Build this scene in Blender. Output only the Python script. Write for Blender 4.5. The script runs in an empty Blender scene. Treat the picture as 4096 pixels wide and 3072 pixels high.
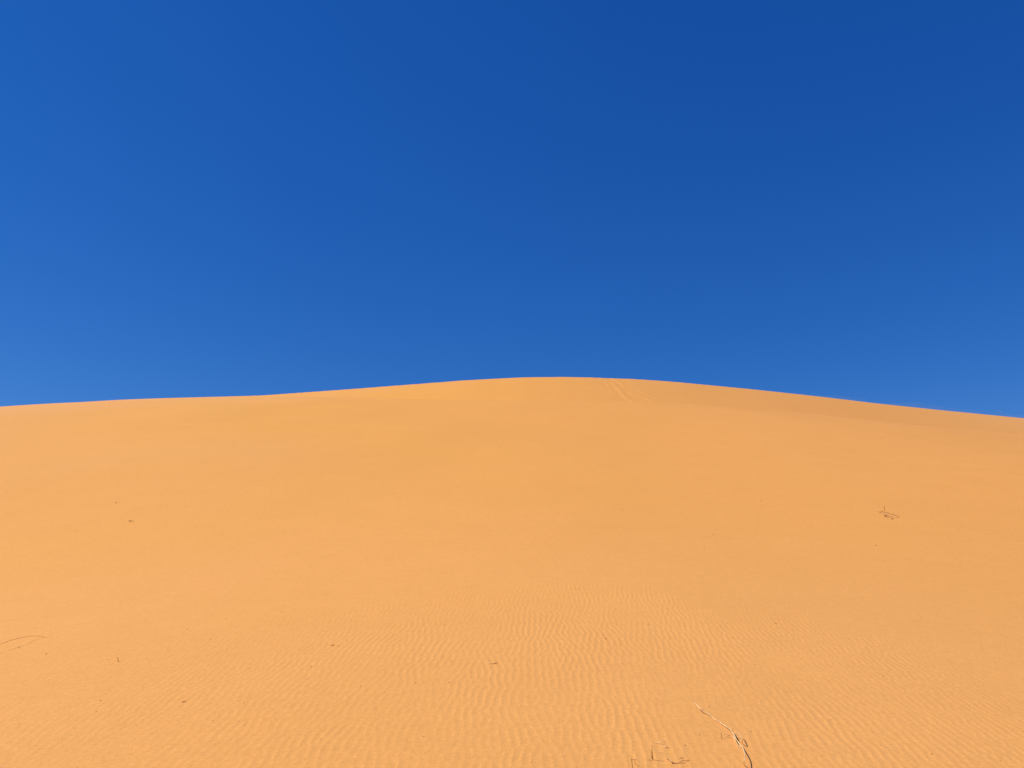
import bpy, bmesh, math, random
import numpy as np
from mathutils import Vector

# ------------------------------------------------------------------ camera
scene = bpy.context.scene
COL = scene.collection
R = math.radians
scene.render.resolution_x, scene.render.resolution_y = 1024, 768
PITCH = R(14.0)
EYE = 1.6
cam_data = bpy.data.cameras.new("camera")
cam_data.sensor_width = 36.0
cam_data.lens = 36.0 * 3000.0 / 4096.0
cam_data.clip_start, cam_data.clip_end = 0.05, 20000.0
cam = bpy.data.objects.new("camera", cam_data)
COL.objects.link(cam)
cam.location = (0, 0, EYE)
cam.rotation_euler = (R(90) + PITCH, 0, 0)
scene.camera = cam

# ------------------------------------------------------------------ sky and sun
SUN_EL = R(51.0)
SUN_AZ = R(-95.0)                       # clockwise from +Y: the sun stands to the left
world = bpy.data.worlds.new("World")
scene.world = world
world.use_nodes = True
wn, wl = world.node_tree.nodes, world.node_tree.links
wn.clear()
sky = wn.new("ShaderNodeTexSky")
sky.sky_type = 'NISHITA'
sky.sun_disc = False
sky.sun_elevation = SUN_EL
sky.sun_rotation = SUN_AZ
sky.altitude = 1200
sky.air_density = 1.0
sky.dust_density = 0.0
sky.ozone_density = 4.0
hs = wn.new("ShaderNodeHueSaturation")
hs.inputs['Saturation'].default_value = 1.25
hs.inputs['Value'].default_value = 1.0
bg = wn.new("ShaderNodeBackground")
bg.inputs['Strength'].default_value = 0.084
wo = wn.new("ShaderNodeOutputWorld")
wl.new(sky.outputs[0], hs.inputs['Color'])
tint = wn.new("ShaderNodeMix")
tint.data_type = 'RGBA'
tint.blend_type = 'MULTIPLY'
tint.inputs[0].default_value = 1.0
tint.inputs[7].default_value = (0.42, 0.86, 1.30, 1)
wl.new(hs.outputs[0], tint.inputs[6])
# the camera's own response to the deep blue: one curve per channel, the same all over the sky
sep = wn.new("ShaderNodeSeparateColor")
com = wn.new("ShaderNodeCombineColor")
wl.new(tint.outputs[2], sep.inputs[0])
for i, (gain, power) in enumerate(((1.55, 1.10), (0.635, 0.81), (0.72, 0.60))):
    pw = wn.new("ShaderNodeMath"); pw.operation = 'POWER'
    ml = wn.new("ShaderNodeMath"); ml.operation = 'MULTIPLY'
    pw.inputs[1].default_value = power
    ml.inputs[1].default_value = gain * 0.0932 ** (power - 1)
    wl.new(sep.outputs[i], pw.inputs[0])
    wl.new(pw.outputs[0], ml.inputs[0])
    wl.new(ml.outputs[0], com.inputs[i])
wl.new(com.outputs[0], bg.inputs[0])
wl.new(bg.outputs[0], wo.inputs[0])

sun_data = bpy.data.lights.new("sun", 'SUN')
sun_data.energy = 4.35
sun_data.angle = R(0.53)
sun_data.color = (1.0, 0.955, 0.88)
sun = bpy.data.objects.new("sun", sun_data)
COL.objects.link(sun)
S = Vector((math.cos(SUN_EL) * math.sin(SUN_AZ), math.cos(SUN_EL) * math.cos(SUN_AZ), math.sin(SUN_EL)))
sun.rotation_euler = S.to_track_quat('Z', 'Y').to_euler()
sun.location = S * 80

vs = scene.view_settings
vs.view_transform = 'Standard'
vs.look = 'None'
vs.exposure = 0.15
vs.gamma = 1.0
vs.use_curve_mapping = False

# ------------------------------------------------------------------ the dune as a height field z(x, y)
# crest line and foot of the slip face, in metres: x, height of the crest, y and height of the foot
def smooth(t):
    t = np.clip(t, 0, 1)
    return t * t * (3 - 2 * t)

NEAR = 0.1405                                       # slope of the apron the photographer stands on
T_X = np.array([-100, -96, -92, -88, -84, -80, -76, -72, -68, -64, -60, -56, -52, -48, -47, -46, -45, -44, -43, -42, -41, -40, -39, -38, -37, -36, -35, -34, -33, -32, -31, -30, -29, -28, -27, -26, -25, -24, -23, -22, -21, -20, -19, -18, -17, -16, -15, -14, -13, -12, -11, -10, -9, -8, -7, -6, -5, -4, -3, -2, -1, 0, 1, 2, 3, 4, 5, 6, 7, 8, 9, 10, 11, 12, 13, 14, 15, 16, 17, 18, 19, 20, 21, 22, 23, 24, 25, 26, 27, 28, 29, 30, 31, 32, 33, 34, 35, 36, 37, 38, 39, 40, 41, 42, 43, 44, 45, 46, 47, 48, 52, 56, 60, 64, 68, 72, 76, 80, 84, 88, 92, 96, 100])
T_ZC = np.array([15.554, 15.970, 16.386, 16.494, 16.314, 16.161, 16.036, 15.939, 15.864, 15.803, 15.769, 15.763, 15.783, 15.831, 15.847, 15.867, 15.893, 15.920, 15.949, 15.979, 15.999, 16.000, 16.000, 16.002, 16.005, 16.009, 16.016, 16.018, 16.010, 16.001, 15.993, 15.982, 15.967, 15.953, 15.941, 15.930, 15.920, 15.912, 15.906, 15.900, 15.905, 15.942, 15.986, 16.031, 16.078, 16.126, 16.176, 16.228, 16.283, 16.343, 16.405, 16.468, 16.532, 16.598, 16.666, 16.735, 16.806, 16.878, 16.936, 16.984, 17.033, 17.084, 17.130, 17.149, 17.164, 17.172, 17.168, 17.163, 17.139, 17.108, 17.088, 17.067, 17.019, 16.966, 16.914, 16.851, 16.774, 16.700, 16.629, 16.559, 16.491, 16.422, 16.346, 16.270, 16.195, 16.122, 16.051, 15.979, 15.902, 15.825, 15.750, 15.676, 15.604, 15.540, 15.484, 15.431, 15.379, 15.329, 15.281, 15.237, 15.199, 15.162, 15.127, 15.093, 15.062, 15.031, 15.003, 14.976, 14.952, 14.930, 14.858, 14.811, 14.791, 14.796, 14.828, 14.885, 14.992, 15.133, 15.300, 15.491, 15.426, 15.089, 14.751])
T_YB = np.array([84.100, 84.100, 84.100, 83.032, 80.968, 79.000, 77.128, 75.352, 73.672, 72.088, 70.600, 69.208, 67.912, 66.712, 66.427, 66.148, 65.875, 65.584, 65.227, 64.878, 64.590, 64.402, 64.232, 64.068, 63.907, 63.688, 63.475, 63.268, 63.067, 62.872, 62.683, 62.494, 62.303, 62.121, 61.944, 61.773, 61.607, 61.432, 61.236, 61.038, 60.811, 60.468, 60.111, 59.754, 59.368, 58.936, 58.495, 58.058, 57.617, 57.171, 56.727, 56.280, 55.830, 55.383, 54.942, 54.507, 54.077, 53.672, 53.353, 53.087, 52.829, 52.533, 52.265, 52.119, 52.000, 51.921, 51.897, 51.887, 51.964, 52.046, 52.055, 52.073, 52.215, 52.389, 52.561, 52.700, 52.801, 52.896, 52.987, 53.068, 53.146, 53.238, 53.380, 53.521, 53.596, 53.635, 53.676, 53.732, 53.829, 53.920, 54.004, 54.091, 54.182, 54.252, 54.308, 54.468, 54.675, 54.888, 55.107, 55.332, 55.563, 55.800, 56.043, 56.292, 56.547, 56.808, 57.075, 57.348, 57.627, 57.912, 59.112, 60.408, 61.800, 63.288, 64.872, 66.552, 68.328, 70.200, 72.168, 74.232, 75.300, 75.300, 75.300])
T_ZB = np.array([15.457, 15.873, 16.289, 16.396, 16.216, 16.064, 15.939, 15.842, 15.766, 15.706, 15.672, 15.665, 15.686, 15.733, 15.749, 15.770, 15.795, 15.810, 15.793, 15.777, 15.778, 15.806, 15.839, 15.873, 15.907, 15.912, 15.918, 15.921, 15.912, 15.903, 15.895, 15.882, 15.860, 15.841, 15.822, 15.805, 15.789, 15.768, 15.735, 15.698, 15.655, 15.585, 15.512, 15.437, 15.347, 15.233, 15.113, 14.994, 14.874, 14.752, 14.631, 14.507, 14.380, 14.253, 14.128, 14.003, 13.881, 13.768, 13.681, 13.607, 13.534, 13.453, 13.379, 13.335, 13.297, 13.268, 13.252, 13.239, 13.245, 13.244, 13.216, 13.188, 13.189, 13.197, 13.202, 13.178, 13.123, 13.063, 13.002, 12.935, 12.866, 12.800, 12.746, 12.690, 12.602, 12.496, 12.391, 12.290, 12.199, 12.103, 12.004, 11.905, 11.806, 11.703, 11.602, 11.545, 11.507, 11.471, 11.436, 11.406, 11.380, 11.357, 11.334, 11.314, 11.295, 11.277, 11.261, 11.246, 11.224, 11.202, 11.130, 11.083, 11.063, 11.068, 11.100, 11.157, 11.264, 11.405, 11.572, 11.763, 11.699, 11.361, 11.023])

def crest_y(x):
    return 60.0 + 0.003 * np.clip(x, -90, 90) ** 2

_r = np.random.RandomState(7)
_und = []
for k in range(26):                                 # soft undulation, 4 to 25 m long
    lam = 4.0 * (25 / 4.0) ** _r.rand()
    a = _r.rand() * 2 * math.pi
    _und.append((2 * math.pi / lam * math.cos(a), 2 * math.pi / lam * math.sin(a), _r.rand() * 6.283, lam))

def base_height(x, y):
    x, y = np.broadcast_arrays(np.asarray(x, float), np.asarray(y, float))
    yc = crest_y(x)
    zc = np.interp(x, T_X, T_ZC)
    yb = np.interp(x, T_X, T_YB)
    zb = np.interp(x, T_X, T_ZB)
    Y0, Y1, MB = 8.5, 19.0, 0.245
    L = Y1 - Y0
    m1 = (zb - NEAR * Y0 - L * NEAR / 2 - (yb - Y1) * MB / 2) / (L / 2 + (yb - Y1) / 2)
    z = np.where(y < 0, -NEAR * 30 * (1 - np.exp(np.minimum(y, 0) / 30)), NEAR * y)
    t = np.clip((y - Y0) / L, 0, 1)
    z = np.where(y > Y0, NEAR * Y0 + NEAR * L * t + (m1 - NEAR) * L * (t ** 3 - t ** 4 / 2), z)
    zY1 = NEAR * Y0 + NEAR * L + (m1 - NEAR) * L * 0.5
    d = np.clip(y - Y1, 0, None)
    z = np.where(y > Y1, zY1 + m1 * d + (MB - m1) * d * d / (2 * np.maximum(yb - Y1, 1)), z)
    s = (zc - zb) / np.maximum(yc - yb, 0.05)
    zs = zb + s * (y - yb)                          # slip face
    z = np.where(y > yb, zs, z)
    dd = np.clip(y - yc, 0, None)
    back = 4.0 * np.exp(-dd / 900) - 4 + zc - zc * (1 - np.exp(-dd / 60.0)) - 0.25 * (1 - np.exp(-dd / 0.8))
    z = np.where(y > yc, back, z)
    u = 0
    for kx, ky, p, lam in _und:
        u = u + lam * 0.0006 * np.sin(kx * x + ky * y + p)
    u = u * smooth((yb - y) / 6) * smooth((y + 60) / 60)
    u = u - 0.060 * (np.sqrt(x * x + 9) - 3) * smooth((22 - y) / 14)      # the apron is gently domed
    return z + u

# wind ripples: crests run up the slope, the phase of a narrow-band field gives forks and wavering
_rip = []
_r = np.random.RandomState(11)
_TH = R(4.0)
for k in range(64):
    lam = 0.058 * math.exp(_r.randn() * 0.085)
    a = -_TH + _r.randn() * 0.14
    _rip.append((2 * math.pi / lam * math.cos(a), 2 * math.pi / lam * math.sin(a), _r.rand() * 6.283))
_amp = []
for k in range(14):
    lam = 0.5 * (3.5 / 0.5) ** _r.rand()
    a = _r.rand() * 6.283
    _amp.append((2 * math.pi / lam * math.cos(a), 0.45 * 2 * math.pi / lam * math.sin(a), _r.rand() * 6.283))

def ripple_mask(x, y):
    dx = x - 0.8
    lim = 10.9 - np.where(dx > 0, 0.20, 0.125) * dx * dx
    lim = np.maximum(lim, 3.0)
    m = smooth((lim - y) / (1.3 + 0.18 * np.abs(dx)) + 0.15) * smooth((y + 3) / 3)
    n = 0
    for kx, ky, p in _amp:
        n = n + np.sin(kx * x + ky * y + p)
    m = m * np.clip(0.82 + 0.10 * n, 0.3, 1.2)
    m = m * (0.72 + 0.28 * smooth((y - 3.8) / 4))
    return m * np.clip(0.88 + 0.05 * x, 0.65, 1.05)

def ripples(x, y):
    z = np.zeros(x.shape)
    m = ripple_mask(x, y)
    sel = m > 0.003
    xs, ys = x[sel], y[sel]
    re = np.zeros(xs.shape); im = np.zeros(xs.shape)
    for kx, ky, p in _rip:
        a = kx * xs + ky * ys + p
        re += np.cos(a); im += np.sin(a)
    A = np.hypot(re, im) / math.sqrt(64)
    ph = np.arctan2(im, re)
    prof = np.cos(ph) + 0.30 * np.cos(2 * ph + 0.35) + 0.11 * np.cos(3 * ph + 0.7)
    z[sel] = 0.00145 * prof * A / (A + 0.2) * m[sel]
    return z

# slide tracks on the slip face: polylines (x, y) with half-width and height
TRACKS = [([(7.254, 59.88), (8.089, 58.54), (8.244, 55.92), (8.296, 53.66), (8.617, 52.34)], 0.18, 0.017), ([(8.38, 59.84), (8.71, 58.66), (8.851, 57.06)], 0.15, 0.012), ([(6.399, 59.6), (7.47, 58.42), (7.684, 57.1)], 0.12, 0.015), ([(8.895, 55.02), (9.587, 53.7), (10.28, 52.62)], 0.13, 0.016), ([(9.566, 56.14), (10.762, 53.2)], 0.12, 0.01)]

def tracks(x, y):
    z = np.zeros(x.shape)
    sel = (y > 50) & (y < 62) & (x > 2) & (x < 20)
    if not sel.any():
        return z
    xs, ys = x[sel], y[sel]
    out = np.zeros(xs.shape)
    for pts, wdt, hgt in TRACKS:
        best = np.full(xs.shape, 1e9); side = np.zeros(xs.shape)
        for (ax, ay), (bx, by) in zip(pts[:-1], pts[1:]):
            ex, ey = bx - ax, by - ay
            t = np.clip(((xs - ax) * ex + (ys - ay) * ey) / (ex * ex + ey * ey), 0, 1)
            d = np.hypot(xs - ax - t * ex, ys - ay - t * ey)
            sg = np.sign((xs - ax) * ey - (ys - ay) * ex)
            side = np.where(d < best, sg, side); best = np.minimum(best, d)
        u = best * side / wdt
        out += hgt * (np.exp(-u * u) - 0.55 * np.exp(-(u - 1.6) ** 2 / 1.5))
    z[sel] = out
    return z

def ground_z(x, y):
    x = np.atleast_1d(np.asarray(x, float)); y = np.atleast_1d(np.asarray(y, float))
    return base_height(x, y) + ripples(x, y) + tracks(x, y)

def gz(x, y):
    return float(ground_z(x, y)[0])

# ------------------------------------------------------------------ helpers
def tag(o, label=None, cat=None, group=None, kind=None):
    if label: o['label'] = label
    if cat: o['category'] = cat
    if group: o['group'] = group
    if kind: o['kind'] = kind
    return o

def link(name, mesh, mat, parent=None):
    o = bpy.data.objects.new(name, mesh)
    COL.objects.link(o)
    if mat: mesh.materials.append(mat)
    if parent: o.parent = parent
    return o

def new_mat(name):
    m = bpy.data.materials.new(name)
    m.use_nodes = True
    n = m.node_tree.nodes
    return m, n, m.node_tree.links, n['Principled BSDF']

# ------------------------------------------------------------------ materials
def sand_material():
    m, n, l, p = new_mat("orange_sand")
    geo = n.new("ShaderNodeNewGeometry")
    def noise(scale, detail=2.0, rough=0.5, vec=None):
        t = n.new("ShaderNodeTexNoise")
        t.inputs['Scale'].default_value = scale
        t.inputs['Detail'].default_value = detail
        t.inputs['Roughness'].default_value = rough
        l.new(vec or geo.outputs['Position'], t.inputs['Vector'])
        return t
    def mix(a, b, fac, blend='MIX'):
        x = n.new("ShaderNodeMix"); x.data_type = 'RGBA'; x.blend_type = blend
        if isinstance(fac, float): x.inputs[0].default_value = fac
        else: l.new(fac, x.inputs[0])
        for i, v in ((6, a), (7, b)):
            if isinstance(v, tuple): x.inputs[i].default_value = v + (1,)
            else: l.new(v, x.inputs[i])
        return x.outputs[2]
    def ramp(src, lo, hi, a=0.0, b=1.0):
        r = n.new("ShaderNodeMapRange")
        r.inputs[1].default_value, r.inputs[2].default_value = lo, hi
        r.inputs[3].default_value, r.inputs[4].default_value = a, b
        l.new(src, r.inputs[0]); return r.outputs[0]
    # broad drifts of slightly yellower and slightly pinker sand
    # a broad drift of golden sand lies on the left flank, paler peach sand round it
    d = n.new("ShaderNodeVectorMath"); d.operation = 'SUBTRACT'
    l.new(geo.outputs['Position'], d.inputs[0]); d.inputs[1].default_value = (-1.0, 40.0, 6.0)
    e = n.new("ShaderNodeVectorMath"); e.operation = 'MULTIPLY'
    l.new(d.outputs[0], e.inputs[0]); e.inputs[1].default_value = (1 / 25.0, 1 / 33.0, 0)
    q = n.new("ShaderNodeVectorMath"); q.operation = 'LENGTH'; l.new(e.outputs[0], q.inputs[0])
    w = n.new("ShaderNodeMath"); w.operation = 'MULTIPLY_ADD'
    l.new(noise(0.11, 3.0).outputs[0], w.inputs[0]); w.inputs[1].default_value = 1.1; l.new(q.outputs['Value'], w.inputs[2])
    c = mix(SAND_YELLOW, SAND_PINK, ramp(w.outputs[0], 0.95, 2.0))
    # and redder sand on the right flank
    d2 = n.new("ShaderNodeVectorMath"); d2.operation = 'SUBTRACT'
    l.new(geo.outputs['Position'], d2.inputs[0]); d2.inputs[1].default_value = (25.0, 32.0, 2.0)
    e2 = n.new("ShaderNodeVectorMath"); e2.operation = 'MULTIPLY'
    l.new(d2.outputs[0], e2.inputs[0]); e2.inputs[1].default_value = (1 / 20.0, 1 / 36.0, 0)
    q2 = n.new("ShaderNodeVectorMath"); q2.operation = 'LENGTH'; l.new(e2.outputs[0], q2.inputs[0])
    w2 = n.new("ShaderNodeMath"); w2.operation = 'MULTIPLY_ADD'
    l.new(noise(0.15, 3.0).outputs[0], w2.inputs[0]); w2.inputs[1].default_value = 0.8; l.new(q2.outputs['Value'], w2.inputs[2])
    c = mix(c, SAND_DEEP, ramp(w2.outputs[0], 1.1, 2.2, 0.9, 0.0))
    patch = ramp(noise(0.9, 4.0, 0.6).outputs[0], 0.3, 0.7, 0.985, 1.015)
    grain = ramp(noise(150.0, 2.0, 0.8).outputs[0], 0.25, 0.75, 0.86, 1.14)
    coarse = ramp(noise(38.0, 3.0, 0.8).outputs[0], 0.25, 0.75, 0.90, 1.10)
    far = ramp(noise(9.0, 4.0, 0.8).outputs[0], 0.25, 0.75, 0.955, 1.045)
    f = patch
    for g in (grain, coarse, far):
        mm = n.new("ShaderNodeMath"); mm.operation = 'MULTIPLY'
        l.new(f, mm.inputs[0]); l.new(g, mm.inputs[1]); f = mm.outputs[0]
    sc = n.new("ShaderNodeVectorMath"); sc.operation = 'SCALE'
    l.new(c, sc.inputs[0]); l.new(f, sc.inputs['Scale'])
    l.new(sc.outputs[0], p.inputs['Base Color'])
    p.inputs['Roughness'].default_value = 0.95
    p.inputs['Specular IOR Level'].default_value = 0.1
    b1 = n.new("ShaderNodeBump"); b1.inputs['Strength'].default_value = 0.5; b1.inputs['Distance'].default_value = 0.0012
    l.new(noise(220.0, 3.0, 0.7).outputs[0], b1.inputs['Height'])
    b2 = n.new("ShaderNodeBump"); b2.inputs['Strength'].default_value = 0.6; b2.inputs['Distance'].default_value = 0.004
    l.new(noise(26.0, 5.0, 0.65).outputs[0], b2.inputs['Height'])
    l.new(b1.outputs[0], b2.inputs['Normal'])
    l.new(b2.outputs[0], p.inputs['Normal'])
    return m

SAND_YELLOW = (0.728, 0.334, 0.072)
SAND_PINK = (0.740, 0.352, 0.112)
SAND_DEEP = (0.705, 0.314, 0.078)
SAND = sand_material()

def straw(name, a, b, scale):
    m, n, l, p = new_mat(name)
    tc = n.new("ShaderNodeTexCoord")
    t = n.new("ShaderNodeTexNoise"); t.inputs['Scale'].default_value = scale; t.inputs['Detail'].default_value = 3
    l.new(tc.outputs['Object'], t.inputs['Vector'])
    x = n.new("ShaderNodeValToRGB")
    x.color_ramp.elements[0].position = 0.35; x.color_ramp.elements[0].color = a + (1,)
    x.color_ramp.elements[1].position = 0.65; x.color_ramp.elements[1].color = b + (1,)
    l.new(t.outputs[0], x.inputs[0]); l.new(x.outputs[0], p.inputs['Base Color'])
    p.inputs['Roughness'].default_value = 0.85
    p.inputs['Specular IOR Level'].default_value = 0.15
    return m
STRAW = straw("bleached_straw", (0.60, 0.38, 0.16), (0.84, 0.60, 0.30), 40)
BROWN = straw("brown_twig", (0.16, 0.07, 0.02), (0.34, 0.17, 0.06), 50)
TAN = straw("tan_twig", (0.40, 0.19, 0.06), (0.60, 0.33, 0.12), 50)
LITTER = straw("dark_litter", (0.10, 0.042, 0.012), (0.24, 0.11, 0.035), 120)

# ------------------------------------------------------------------ the sand: one sheet from under the camera to the horizon
def build_ground():
    ys = [np.array([-6000, -3000, -1500, -800, -400, -200, -100, -60, -35, -20, -12, -8, -6, -5.0])]
    ys.append(np.arange(-4.6, 1.0, 0.2))
    ys.append(np.arange(1.0, 11.6, 0.032))
    ys.append(np.arange(11.6, 20, 0.1))
    ys.append(np.arange(20, 50, 0.4))
    ys.append(np.arange(50, 66.4, 0.075))
    ys.append(np.arange(66.4, 90, 0.7))
    ys.append(90 * (6000 / 90) ** np.linspace(0, 1, 40))
    ys = np.concatenate(ys)
    tc = np.linspace(-1, 1, 1560)
    ge = np.concatenate([np.linspace(0.012, 0.4, 24), 0.4 * (8000 / 0.4) ** np.linspace(0.05, 1, 46)])
    t = np.concatenate([-1 - 0 * ge[::-1], tc, 1 + 0 * ge])
    g = np.concatenate([-ge[::-1] * 5, 0 * tc, ge * 5])
    w = 0.80 * np.sqrt(ys ** 2 + 12.0)
    w = np.minimum(w, 90)
    Y = np.repeat(ys[:, None], len(t), 1)
    X = t[None, :] * w[:, None] + g[None, :]
    Z = ground_z(X.ravel(), Y.ravel())
    nx, ny = len(t), len(ys)
    co = np.stack([X.ravel(), Y.ravel(), Z], 1).astype(np.float32)
    i = np.arange(ny - 1)[:, None] * nx + np.arange(nx - 1)[None, :]
    i = i.ravel()
    q = np.stack([i, i + 1, i + 1 + nx, i + nx], 1).astype(np.int32)
    me = bpy.data.meshes.new("sand_dune")
    me.vertices.add(len(co)); me.vertices.foreach_set("co", co.ravel())
    me.loops.add(q.size); me.loops.foreach_set("vertex_index", q.ravel())
    me.polygons.add(len(q))
    me.polygons.foreach_set("loop_start", np.arange(0, q.size, 4, dtype=np.int32))
    me.polygons.foreach_set("use_smooth", np.ones(len(q), dtype=bool))
    me.update(calc_edges=True)
    return link("sand_dune", me, SAND)
dune = build_ground()
tag(dune, "smooth orange sand dune with wind ripples at its foot and a slip face under its crest", kind='structure')

# ------------------------------------------------------------------ sand blown over the crest on the right
def build_dust():
    bm = bmesh.new()
    rings = []
    xs = np.linspace(21, 62, 60)
    for k, x in enumerate(xs):
        yc = float(crest_y(x)); zc = float(np.interp(x, T_X, T_ZC))
        e = math.sin(math.pi * min(1, max(0, k / 59))) ** 0.5
        h = 0.12 + 1.05 * e * (0.8 + 0.2 * math.sin(x * 0.9))
        ring = []
        for dy, dz in ((-0.3, 0.0), (0.3, 0.4), (1.5, 0.85), (3.2, 1.0), (4.6, 0.7), (5.0, 0.0), (3.5, -0.5), (1.0, -0.4)):
            ring.append(bm.verts.new((x, yc + dy, zc + dz * h + 0.02)))
        rings.append(ring)
    for a, b in zip(rings[:-1], rings[1:]):
        for j in range(8):
            bm.faces.new((a[j], a[(j + 1) % 8], b[(j + 1) % 8], b[j]))
    bm.faces.new(rings[0]); bm.faces.new(rings[-1][::-1])
    bmesh.ops.recalc_face_normals(bm, faces=bm.faces)
    me = bpy.data.meshes.new("blown_sand"); bm.to_mesh(me); bm.free()
    m = bpy.data.materials.new("blown_sand"); m.use_nodes = True
    n, l = m.node_tree.nodes, m.node_tree.links
    n.remove(n['Principled BSDF'])
    v = n.new("ShaderNodeVolumePrincipled")
    v.inputs['Color'].default_value = (1.0, 0.86, 0.78, 1)
    v.inputs['Anisotropy'].default_value = 0.3
    geo = n.new("ShaderNodeNewGeometry")
    mp = n.new("ShaderNodeMapping"); mp.inputs['Scale'].default_value = (0.30, 0.4, 2.6)
    mp.inputs['Rotation'].default_value = (0, R(-5), 0)
    l.new(geo.outputs['Position'], mp.inputs[0])
    t = n.new("ShaderNodeTexNoise"); t.inputs['Scale'].default_value = 1.0; t.inputs['Detail'].default_value = 3
    l.new(mp.outputs[0], t.inputs['Vector'])
    r = n.new("ShaderNodeMapRange")
    r.inputs[1].default_value, r.inputs[2].default_value = 0.46, 0.80
    r.inputs[3].default_value, r.inputs[4].default_value = 0.0, 0.13
    l.new(t.outputs[0], r.inputs[0]); l.new(r.outputs[0], v.inputs['Density'])
    l.new(v.outputs[0], n['Material Output'].inputs['Volume'])
    o = link("blown_sand", me, m)
    tag(o, "faint veil of sand blowing off the right end of the dune crest", "blown sand", kind='stuff')
build_dust()

# ------------------------------------------------------------------ twigs and stalks
def spline(P, n=6):
    if len(P) < 3: n = 3
    out = []
    Q = [P[0] * 2 - P[1]] + P + [P[-1] * 2 - P[-2]]
    for i in range(1, len(Q) - 2):
        a, b, c, d = Q[i - 1:i + 3]
        for k in range(n):
            t = k / n
            out.append(0.5 * ((2 * b) + (c - a) * t + (2 * a - 5 * b + 4 * c - d) * t * t + (3 * b - a - 3 * c + d) * t ** 3))
    out.append(P[-1])
    return out

def tube(name, pts, r0, r1, mat, parent=None, origin=None, wob=0.15):
    """a tapering stalk through (x, y, height above the sand); its middle line is sunk to r where height is 0"""
    rnd = random.Random(repr(pts))
    P = spline([Vector((x, y, gz(x, y) + h + (0.25 * r0 if h < 0.004 else 0))) for x, y, h in pts])
    org = origin if origin else P[0].copy()
    bm = bmesh.new()
    rings = []
    up = Vector((0.13, 0.21, 0.97)).normalized()
    for i, p in enumerate(P):
        d = (P[min(i + 1, len(P) - 1)] - P[max(i - 1, 0)]).normalized()
        s = d.cross(up if abs(d.dot(up)) < 0.95 else Vector((1, 0, 0))).normalized(); t = d.cross(s)
        f = i / (len(P) - 1)
        r = (r0 + (r1 - r0) * f) * (1 + wob * (rnd.random() - 0.5) * 2)
        rings.append([bm.verts.new(p - org + (s * math.cos(a) + t * math.sin(a)) * r) for a in [j * math.pi / 3 for j in range(6)]])
    for a, b in zip(rings[:-1], rings[1:]):
        for j in range(6):
            bm.faces.new((a[j], a[(j + 1) % 6], b[(j + 1) % 6], b[j]))
    bm.faces.new(rings[0][::-1]); bm.faces.new(rings[-1])
    for fc in bm.faces: fc.smooth = True
    me = bpy.data.meshes.new(name); bm.to_mesh(me); bm.free()
    o = link(name, me, mat, parent)
    if not parent: o.location = org
    return o

def root(name, p, label, cat, group=None):
    o = bpy.data.objects.new(name, None)
    COL.objects.link(o)
    o.empty_display_size = 0.05
    o.location = (p[0], p[1], gz(p[0], p[1]))
    return tag(o, label, cat, group)

def plant(name, label, cat, pieces):
    """pieces: (part name, points, start radius, end radius, material)"""
    r = root(name, pieces[0][1][0], label, cat)
    org = r.location.copy()
    for pn, pts, r0, r1, m in pieces:
        tube(pn, pts, r0, r1, m, r, org)
    return r

# the large fallen branch at the lower right
plant("dry_branch", "long pale dry branch with splayed twigs lying on rippled sand, the largest plant remnant", "branch", [
    ("stem", [(1.258, 5.560, 0.045), (1.279, 5.472, 0.036), (1.307, 5.456, 0.025), (1.335, 5.392, 0.007), (1.355, 5.312, 0.007),
              (1.376, 5.220, 0.010), (1.386, 5.132, 0.016), (1.375, 5.028, 0.024)], 0.0023, 0.0038, STRAW),
    ("stem", [(1.375, 5.028, 0.024), (1.363, 4.948, 0.026), (1.367, 4.892, 0.020), (1.371, 4.840, 0.012), (1.338, 4.700, 0.036),
              (1.304, 4.588, 0.044), (1.297, 4.584, 0.028), (1.308, 4.624, 0.000)], 0.0038, 0.0021, STRAW),
    ("twig", [(1.319, 5.052, 0.020), (1.343, 5.044, 0.014), (1.363, 5.032, 0.014), (1.357, 4.948, 0.018),
              (1.358, 4.908, 0.010), (1.365, 4.888, 0.002), (1.378, 4.888, 0.002)], 0.0021, 0.0031, STRAW),
    ("twig", [(1.375, 5.028, 0.024), (1.392, 5.032, 0.030), (1.403, 5.016, 0.034), (1.396, 4.952, 0.036), (1.384, 4.900, 0.036),
              (1.399, 4.952, 0.000)], 0.0030, 0.0018, STRAW),
    ("twig", [(1.381, 5.100, 0.016), (1.387, 5.092, 0.030), (1.388, 5.096, 0.042)], 0.0018, 0.0011, BROWN),
    ("twig", [(1.354, 5.044, 0.014), (1.331, 5.044, 0.008), (1.313, 5.036, 0.000)], 0.0015, 0.0010, STRAW),
    ("twig", [(1.359, 4.912, 0.008), (1.353, 4.888, 0.004), (1.370, 4.880, 0.002)], 0.0015, 0.0013, STRAW),
])

def single(name, label, cat, pts, r0, r1, m, group=None):
    o = tube(name, pts, r0, r1, m)
    return tag(o, label, cat, group)

single("upright_stalk", "thin brown stalk standing in sand just left of the long pale branch", "stalk",
       [(1.301, 5.044, -0.010), (1.292, 5.012, 0.012), (1.290, 5.008, 0.040)], .0016, .0011, BROWN)
single("upright_stalk", "tiny lone brown stalk standing between the two-stalk clump and the long pale branch", "stalk",
       [(1.175, 5.096, -0.010), (1.165, 5.060, 0.010), (1.165, 5.064, 0.018)], .0014, .0010, BROWN)

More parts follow.
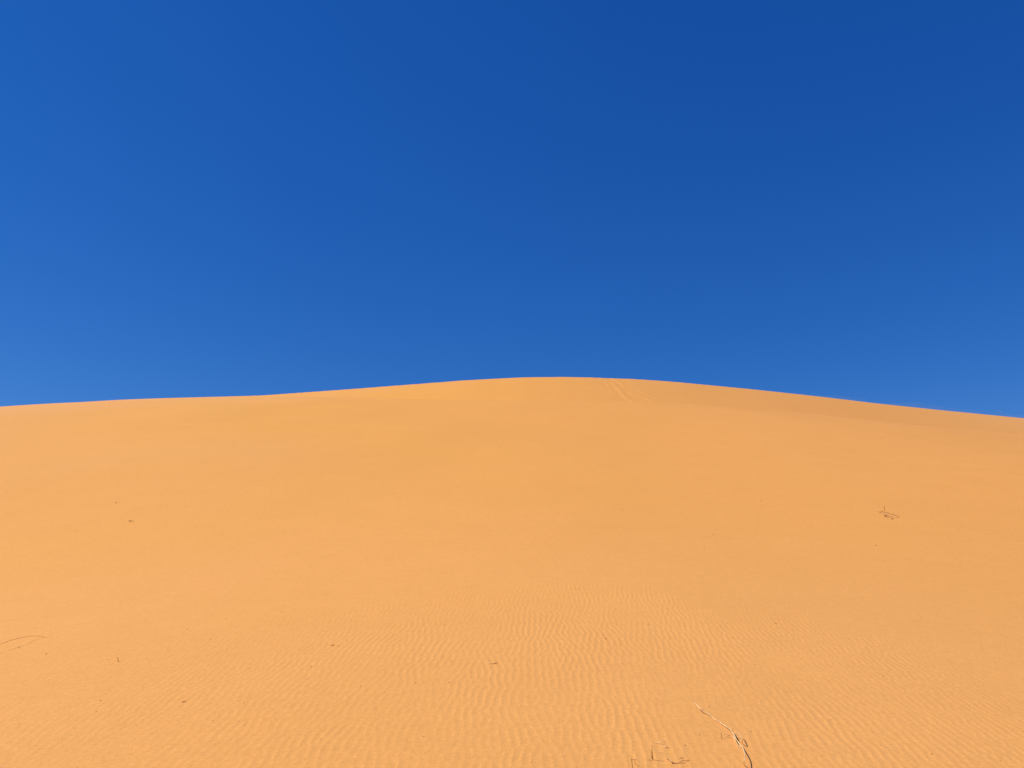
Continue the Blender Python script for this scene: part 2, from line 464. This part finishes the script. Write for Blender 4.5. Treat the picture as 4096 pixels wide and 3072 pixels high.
plant("stalk_clump", "pair of tall thin brown stalks rising side by side near the bottom edge", "stalks", [
    ("stalk", [(0.804, 4.680, -0.010), (0.798, 4.644, 0.034), (0.797, 4.644, 0.084)], .0022, .0013, BROWN),
    ("stalk", [(0.803, 4.684, -0.010), (0.794, 4.652, 0.026), (0.791, 4.648, 0.060)], .0017, .0011, BROWN),
    ("twig", [(0.797, 4.652, 0.002), (0.783, 4.652, 0.003), (0.767, 4.652, 0.001)], .0018, .0012, STRAW),
])
single("arching_twig", "pale twig arching up from the sand above the pair of tall thin stalks", "twig",
       [(0.857, 4.916, 0.000), (0.879, 4.908, 0.006), (0.902, 4.884, 0.022), (0.920, 4.880, 0.016)], .0016, .0012, STRAW)
single("straw_chip", "short pale chip of straw with a dark end, under the arching twig", "twig",
       [(0.905, 4.860, 0.006), (0.916, 4.844, 0.005), (0.932, 4.844, 0.000)], .0028, .0014, STRAW)
single("straw_chip", "short pale chip of straw right beside the pair of tall thin stalks", "twig",
       [(0.858, 4.772, 0.004), (0.870, 4.764, 0.004), (0.882, 4.756, 0.001)], .0020, .0014, STRAW)
plant("curved_twig", "half-buried twig curving like a shallow bowl at the bottom of the sand", "twig", [
    ("stem", [(0.883, 4.672, 0.002), (0.894, 4.644, 0.010), (0.899, 4.612, 0.009), (0.913, 4.616, 0.002), (0.944, 4.616, 0.004),
              (0.959, 4.624, 0.010), (0.976, 4.640, 0.010), (1.008, 4.660, 0.000)], .0026, .0014, TAN),
    ("twig", [(0.894, 4.644, 0.010), (0.897, 4.620, 0.012), (0.903, 4.612, 0.016)], .0022, .0015, STRAW),
])
single("small_twig", "small tan twig lying just above the bowl-shaped half-buried twig", "twig",
       [(0.963, 4.704, 0.004), (0.971, 4.692, 0.005), (0.985, 4.692, 0.001)], .0020, .0013, TAN)
plant("bent_stalk", "bent brown stalk with a sideways twig, cut by the bottom edge of the photo", "stalk", [
    ("stem", [(0.669, 4.528, -0.010), (0.662, 4.504, 0.022), (0.656, 4.492, 0.058)], .0018, .0012, BROWN),
    ("twig", [(0.656, 4.492, 0.058), (0.670, 4.500, 0.056), (0.686, 4.508, 0.052)], .0012, .0010, BROWN),
    ("twig", [(0.656, 4.492, 0.058), (0.658, 4.496, 0.066), (0.660, 4.492, 0.074)], .0012, .0008, BROWN),
])
single("upright_stalk", "short brown stalk standing just right of the bent stalk, near the bottom edge", "stalk",
       [(0.692, 4.600, -0.010), (0.686, 4.572, 0.012), (0.685, 4.560, 0.030)], .0015, .0010, BROWN)

# the small wilted plant half way up the slope on the right
plant("wilted_plant", "small wilted plant half buried half way up the smooth slope at the right", "plant", [
    ("stem", [(7.920, 16.200, 0.000), (7.920, 16.160, 0.030), (7.915, 16.100, 0.070), (7.941, 16.100, 0.090)], 0.0095, 0.0075, STRAW),
    ("stalk", [(8.137, 16.560, 0.030), (8.099, 16.480, 0.090), (8.050, 16.380, 0.170)], 0.0048, 0.0034, BROWN),
    ("twig", [(8.008, 16.360, 0.050), (7.980, 16.180, 0.080), (8.065, 16.100, 0.070), (8.176, 16.140, 0.030), (8.244, 16.180, 0.000)], 0.0041, 0.0031, BROWN),
    ("twig", [(7.999, 16.560, 0.000), (8.012, 16.480, 0.020), (8.005, 16.380, 0.060)], 0.0034, 0.0061, BROWN),
    ("twig", [(7.915, 16.160, 0.020), (7.965, 16.120, 0.040), (8.006, 16.060, 0.050), (8.018, 16.040, 0.030), (8.024, 16.020, 0.010), (7.943, 15.932, 0.000)], 0.0054, 0.0041, TAN),
    ("twig", [(7.919, 16.160, 0.020), (7.946, 16.120, 0.030), (7.954, 16.140, 0.010), (7.935, 16.140, 0.000)], 0.0054, 0.0041, BROWN),
])

# the long arching stem at the left edge
plant("arching_plant", "long thin stem arching over the sand at the left edge of the photo", "stem", [
    ("stem", [(-4.993, 7.324, 0.000), (-4.779, 7.200, 0.055), (-4.719, 7.288, 0.072), (-4.723, 7.472, 0.070), (-4.702, 7.588, 0.066), (-4.720, 7.764, 0.040),
              (-4.694, 7.844, 0.018), (-4.647, 7.860, 0.000), (-4.621, 7.872, 0.000)], .0018, .0015, TAN),
])
single("upright_stalk", "tiny brown sprout poking from the sand under the long arching stem", "stalk",
       [(-4.646, 7.456, -0.004), (-4.635, 7.440, 0.006), (-4.627, 7.436, 0.016)], .0028, .002, BROWN)
single("upright_stalk", "little hooked stalk standing alone on the left side of the ripples", "stalk",
       [(-3.364, 6.796, -0.004), (-3.358, 6.772, 0.014), (-3.359, 6.768, 0.030), (-3.368, 6.776, 0.040)], .0026, .0020, BROWN)

# loose twigs
single("loose_twig", "short dark-ended twig lying on the ripples left of the picture's centre line, largest loose twig", "twig",
       [(-0.183, 6.612, 0.003), (-0.154, 6.612, 0.005), (-0.123, 6.632, 0.006)], .0014, .0024, BROWN)
single("loose_twig", "slim twig lying flat on the upper ripples, longer one of a close pair", "twig",
       [(-1.659, 7.240, 0.002), (-1.644, 7.244, 0.005), (-1.634, 7.260, 0.006)], .0024, .0024, BROWN)
single("loose_twig", "slim twig lying flat on the upper ripples, shorter one of a close pair", "twig",
       [(-1.614, 7.264, 0.002), (-1.586, 7.232, 0.004)], .0024, .002, TAN)
single("loose_twig", "slim tan twig lying on the fine ripples at the lower left", "twig",
       [(-2.306, 5.620, 0.001), (-2.298, 5.632, 0.004), (-2.289, 5.644, 0.003)], .0026, .0022, TAN)
single("bark_piece", "thin dark strip of bark on the smooth left slope well above the ripples", "bark",
       [(-8.089, 16.060, 0.010), (-8.014, 15.992, 0.030), (-7.984, 16.040, 0.010)], .006, .004, LITTER)

# ------------------------------------------------------------------ flecks of plant litter, every one a thing
def fleck_mesh(seed):
    rnd = random.Random(seed)
    bm = bmesh.new()
    for k in range(12):
        a = rnd.random() * 6.283; e = math.asin(rnd.uniform(-1, 1))
        q = rnd.uniform(0.75, 1.0)
        bm.verts.new((0.5 * q * math.cos(a) * math.cos(e), 0.5 * q * math.sin(a) * math.cos(e), 0.5 * q * math.sin(e)))
    bmesh.ops.convex_hull(bm, input=bm.verts)
    me = bpy.data.meshes.new("litter_fleck"); bm.to_mesh(me); bm.free()
    me.materials.append(LITTER)
    return me
FLECKS = [fleck_mesh(k) for k in range(5)]

def fleck(spot, label, k, group=None, cat="plant litter"):
    x, y, ln, wd, rot = spot
    o = bpy.data.objects.new("litter_fleck", FLECKS[k % 5])
    COL.objects.link(o)
    h = wd * 0.9
    o.location = (x, y, gz(x, y) + h * 0.32)
    o.scale = (ln, wd * 1.3, h)
    o.rotation_euler = (0, R(6), R(rot))
    tag(o, label, cat, group)

# (x, y, length, width, turn) of those that stand out, each with what singles it out
CLEAR = [
    ((0.894, 7.552, 0.0176, 0.0113, 5), "black oval seed on the middle of the rippled sand"),
    ((-0.478, 6.076, 0.0162, 0.0073, 10), "dark elongated fleck below and left of the short loose twig, largest dark fleck"),
    ((2.837, 8.444, 0.0253, 0.0090, -15), "dark slanting sliver where the ripples fade out, above the long pale branch"),
    ((-9.181, 17.540, 0.0292, 0.0263, 0), "round dark dot on the smooth left slope, just above the strip of bark"),
    ((6.610, 13.924, 0.0371, 0.0149, 0), "thin dark fleck on smooth sand, below the small wilted plant"),
    ((3.813, 14.460, 0.0337, 0.0169, 0), "thin dark dash on smooth sand, far left of the small wilted plant"),
    ((1.517, 5.160, 0.0086, 0.0072, 0), "round dark dot on the sand just right of the long pale branch"),
    ((1.040, 4.892, 0.0082, 0.0068, 0), "dark dot between the curved half-buried twig and the long pale branch"),
    ((-4.198, 7.148, 0.0143, 0.0107, 15), "dark dot on smooth sand below right of the long arching stem"),
    ((-2.918, 5.700, 0.0133, 0.0076, 20), "slanting dark fleck on the fine ripples below the little hooked stalk"),
    ((-3.322, 8.052, 0.0215, 0.0081, 0), "thin dark dash on the sand at the very top of the left ripples"),
    ((1.376, 5.628, 0.0094, 0.0075, 0), "dark dot just above the upper half of the long pale branch"),
    ((2.520, 4.904, 0.0098, 0.0082, 0), "round dark dot in the lower right corner, the larger of two there"),
    ((2.885, 4.840, 0.0081, 0.0056, 0), "dark dot in the lower right corner, nearest the photo's right edge"),
    ((5.749, 17.420, 0.0348, 0.0203, 0), "dark dot high on the smooth slope, uphill and left of the small wilted plant"),
]
for k, (spot, label) in enumerate(CLEAR):
    fleck(spot, label, k)

# the rest: specks that nothing but their place tells apart
SPECKS = [
    (-3.095, 8.500, 0.0119, 0.0068, -5, 'left', 'tiny speck second closest to the dash atop the left ripples'),
    (-2.881, 7.540, 0.0132, 0.0075, 34, 'left', 'tiny speck closest to the dash atop the left ripples'),
    (-2.811, 5.460, 0.0096, 0.0055, -19, 'left', 'tiny speck closest to the slanting fleck below the hooked stalk'),
    (-2.692, 5.604, 0.0078, 0.0045, 12, 'left', 'tiny speck third closest to the slanting fleck below the hooked stalk'),
    (-1.862, 5.592, 0.0108, 0.0062, 25, 'left', None),
    (-1.848, 5.612, 0.0079, 0.0045, -27, 'left', None),
    (-1.762, 5.224, 0.0082, 0.0047, -34, 'left', None),
    (-1.705, 5.156, 0.0090, 0.0052, 25, 'left', None),
    (-2.672, 5.048, 0.0088, 0.0050, -2, 'left', 'tiny speck fourth closest to the bottom left corner'),
    (-2.741, 4.956, 0.0078, 0.0045, 35, 'left', 'tiny speck second closest to the bottom left corner'),
    (-2.410, 5.276, 0.0083, 0.0047, -6, 'left', None),
    (-2.194, 5.424, 0.0066, 0.0038, -11, 'left', 'tiny speck closest to the slim tan twig at lower left'),
    (-3.187, 5.240, 0.0092, 0.0052, 25, 'left', 'tiny speck closest to the bottom left corner'),
    (-2.128, 5.004, 0.0070, 0.0040, 34, 'left', 'tiny speck sixth closest to the slim tan twig at lower left'),
    (-2.132, 5.704, 0.0070, 0.0040, 35, 'left', 'tiny speck second closest to the slim tan twig at lower left'),
    (-2.403, 4.528, 0.0063, 0.0036, 25, 'left', 'tiny speck third closest to the bottom left corner'),
    (-3.486, 6.852, 0.0120, 0.0069, 15, 'left', 'tiny speck second closest to the little hooked stalk on the left'),
    (-3.437, 6.784, 0.0119, 0.0068, -16, 'left', 'tiny speck closest to the little hooked stalk on the left'),
    (-3.796, 6.436, 0.0090, 0.0051, -6, 'left', 'tiny speck closest to the sprout under the arching stem'),
    (-2.669, 5.436, 0.0067, 0.0038, -16, 'left', 'tiny speck second closest to the slanting fleck below the hooked stalk'),
    (-2.547, 5.464, 0.0067, 0.0038, 31, 'left', 'tiny speck fourth closest to the slanting fleck below the hooked stalk'),
    (-4.994, 13.668, 0.0191, 0.0109, 14, 'smooth', 'tiny speck closest to the bark strip on the left slope'),
    (-1.876, 4.732, 0.0058, 0.0033, -34, 'left', None),
    (-2.257, 6.076, 0.0074, 0.0043, -27, 'left', 'tiny speck third closest to the dash atop the left ripples'),
    (-1.939, 5.240, 0.0073, 0.0042, -15, 'left', 'tiny speck fourth closest to the slim tan twig at lower left'),
    (-2.708, 6.104, 0.0075, 0.0043, -30, 'left', 'tiny speck third closest to the slim tan twig at lower left'),
    (-1.643, 6.524, 0.0126, 0.0072, 3, 'left', 'tiny speck second closest to the close pair of slim twigs'),
    (-0.511, 6.680, 0.0129, 0.0073, -32, 'middle', 'tiny speck second closest to the largest dark fleck on the middle ripples'),
    (-0.195, 6.728, 0.0094, 0.0054, -1, 'middle', 'tiny speck closest to the short loose twig near the centre line'),
    (-0.594, 6.020, 0.0095, 0.0054, 25, 'middle', 'tiny speck closest to the largest dark fleck on the middle ripples'),
    (-0.729, 6.056, 0.0106, 0.0061, 14, 'middle', 'tiny speck fourth closest to the largest dark fleck on the middle ripples'),
    (-0.834, 6.104, 0.0096, 0.0055, 19, 'middle', None),
    (-1.128, 5.972, 0.0125, 0.0072, 15, 'middle', 'tiny speck fourth closest to the close pair of slim twigs'),
    (-0.926, 5.816, 0.0112, 0.0064, 21, 'middle', 'tiny speck sixth closest to the close pair of slim twigs'),
    (-0.580, 5.484, 0.0096, 0.0055, -18, 'middle', 'tiny speck fifth closest to the largest dark fleck on the middle ripples'),
    (-0.537, 4.952, 0.0087, 0.0050, 11, 'middle', 'tiny speck fifth closest to the middle of the bottom edge'),
    (-1.152, 4.900, 0.0077, 0.0044, -23, 'left', None),
    (-1.162, 4.596, 0.0072, 0.0041, -31, 'left', None),
    (-0.636, 10.720, 0.0150, 0.0086, -18, 'smooth', None),
    (-1.204, 11.552, 0.0142, 0.0081, 28, 'smooth', None),
    (-1.689, 11.980, 0.0168, 0.0096, -8, 'smooth', None),
    (-0.694, 8.116, 0.0114, 0.0065, -2, 'middle', None),
    (-1.055, 8.204, 0.0115, 0.0066, 20, 'middle', None),
    (-1.947, 7.588, 0.0106, 0.0061, 3, 'left', 'tiny speck closest to the close pair of slim twigs'),
    (-1.587, 6.156, 0.0086, 0.0049, 18, 'left', 'tiny speck third closest to the close pair of slim twigs'),
    (-2.975, 15.172, 0.0212, 0.0121, 29, 'smooth', None),
    (-2.627, 8.892, 0.0109, 0.0062, 14, 'left', 'tiny speck fifth closest to the close pair of slim twigs'),
    (-0.064, 8.768, 0.0138, 0.0079, 9, 'middle', None),
    (-0.436, 8.544, 0.0105, 0.0060, 33, 'middle', 'tiny speck sixth closest to the short loose twig near the centre line'),
    (-0.777, 4.536, 0.0064, 0.0036, 17, 'middle', None),
    (-0.572, 4.624, 0.0065, 0.0037, -6, 'middle', 'tiny speck sixth closest to the middle of the bottom edge'),
    (-0.323, 6.360, 0.0078, 0.0045, 8, 'middle', 'tiny speck second closest to the short loose twig near the centre line'),
    (-0.137, 5.576, 0.0078, 0.0045, -32, 'middle', 'tiny speck second closest to the middle of the bottom edge'),
    (0.714, 12.752, 0.0201, 0.0115, 0, 'smooth', 'tiny speck fifth closest to the slide tracks under the crest'),
    (0.627, 10.792, 0.0170, 0.0097, -15, 'smooth', None),
    (0.857, 10.052, 0.0141, 0.0080, 6, 'smooth', 'tiny speck sixth closest to the black oval seed on the middle ripples'),
    (2.239, 9.840, 0.0155, 0.0089, 34, 'smooth', 'tiny speck second closest to the dash of litter left of the wilted plant'),
    (1.679, 9.236, 0.0113, 0.0065, -22, 'middle', None),
    (1.794, 8.996, 0.0142, 0.0081, -8, 'middle', 'tiny speck fifth closest to the dash of litter left of the wilted plant'),
    (1.474, 8.828, 0.0139, 0.0079, -1, 'middle', 'tiny speck third closest to the black oval seed on the middle ripples'),
    (1.430, 8.216, 0.0129, 0.0074, 1, 'middle', 'tiny speck second closest to the black oval seed on the middle ripples'),
    (0.410, 5.568, 0.0088, 0.0050, -20, 'middle', 'tiny speck second closest to the bent stalk at the bottom edge'),
    (0.569, 5.824, 0.0082, 0.0047, -27, 'middle', 'tiny speck closest to the bent stalk at the bottom edge'),
    (2.069, 6.776, 0.0119, 0.0068, 26, 'right', 'tiny speck closest to the sliver where the right ripples fade out'),
    (1.818, 6.760, 0.0118, 0.0068, 26, 'right', 'tiny speck closest to the top end of the long pale branch'),
    (0.975, 6.308, 0.0099, 0.0057, -24, 'middle', 'tiny speck closest to the two tall stalks at the bottom'),
    (0.295, 7.080, 0.0099, 0.0057, 9, 'middle', None),
    (0.428, 7.132, 0.0100, 0.0057, -27, 'middle', 'tiny speck fourth closest to the black oval seed on the middle ripples'),
    (0.929, 6.688, 0.0094, 0.0054, 17, 'middle', 'tiny speck closest to the black oval seed on the middle ripples'),
    (0.108, 4.580, 0.0080, 0.0046, -16, 'middle', 'tiny speck closest to the middle of the bottom edge'),
    (3.329, 13.292, 0.0186, 0.0106, -33, 'smooth', 'tiny speck closest to the dash of litter left of the wilted plant'),
    (2.146, 8.612, 0.0121, 0.0069, 2, 'right', 'tiny speck third closest to the sliver where the right ripples fade out'),
    (1.829, 8.788, 0.0123, 0.0070, 19, 'middle', 'tiny speck sixth closest to the dash of litter left of the wilted plant'),
    (0.280, 6.056, 0.0085, 0.0048, 18, 'middle', 'tiny speck fourth closest to the middle of the bottom edge'),
    (0.198, 7.280, 0.0102, 0.0058, -20, 'middle', 'tiny speck fifth closest to the short loose twig near the centre line'),
    (3.054, 6.572, 0.0104, 0.0059, -30, 'right', 'tiny speck second closest to the larger dot in the bottom right corner'),
    (2.143, 5.444, 0.0095, 0.0054, -30, 'right', 'tiny speck third closest to the foot of the long pale branch'),
    (1.864, 5.468, 0.0077, 0.0044, 13, 'right', 'tiny speck closest to the foot of the long pale branch'),
    (2.052, 6.016, 0.0084, 0.0048, 7, 'right', 'tiny speck second closest to the foot of the long pale branch'),
    (4.783, 9.180, 0.0129, 0.0073, 35, 'right', 'tiny speck second closest to the thin fleck downhill of the wilted plant'),
    (2.161, 5.296, 0.0074, 0.0042, 0, 'right', 'tiny speck third closest to the larger dot in the bottom right corner'),
    (2.154, 5.360, 0.0075, 0.0043, 29, 'right', 'tiny speck fourth closest to the larger dot in the bottom right corner'),
    (2.265, 5.008, 0.0079, 0.0045, -5, 'right', 'tiny speck closest to the larger dot in the bottom right corner'),
    (-9.181, 24.580, 0.0387, 0.0221, -31, 'smooth', 'tiny speck second closest to the bark strip on the left slope'),
    (2.393, 16.420, 0.0287, 0.0164, 4, 'smooth', 'tiny speck closest to the slide tracks under the crest'),
    (-0.407, 24.700, 0.0432, 0.0247, -35, 'smooth', 'tiny speck fourth closest to the slide tracks under the crest'),
    (-2.841, 18.120, 0.0285, 0.0163, -26, 'smooth', None),
    (8.983, 16.280, 0.0228, 0.0130, -22, 'smooth', 'tiny speck closest to the wilted plant on the right slope'),
    (5.816, 16.180, 0.0227, 0.0129, 33, 'smooth', 'tiny speck second closest to the wilted plant on the right slope'),
    (0.969, 17.720, 0.0217, 0.0124, -31, 'smooth', 'tiny speck third closest to the slide tracks under the crest'),
    (0.768, 19.240, 0.0236, 0.0135, -10, 'smooth', 'tiny speck second closest to the slide tracks under the crest'),
    (-1.263, 11.448, 0.0120, 0.0069, 17, 'smooth', None),
]
ZONES = {
    'smooth': "tiny faint brown speck on the smooth upper slope above the ripples",
    'left': "tiny brown speck of litter on the rippled sand in the left third",
    'middle': "tiny brown speck of litter on the rippled sand in the middle third",
    'right': "tiny brown speck of litter on the rippled sand in the right third",
}
for k, sp in enumerate(SPECKS):
    fleck(sp[:5], sp[6] or ZONES[sp[5]], k + 2, "specks scattered on the rippled sand" if sp[5] != 'smooth' else "specks scattered on the smooth slope")
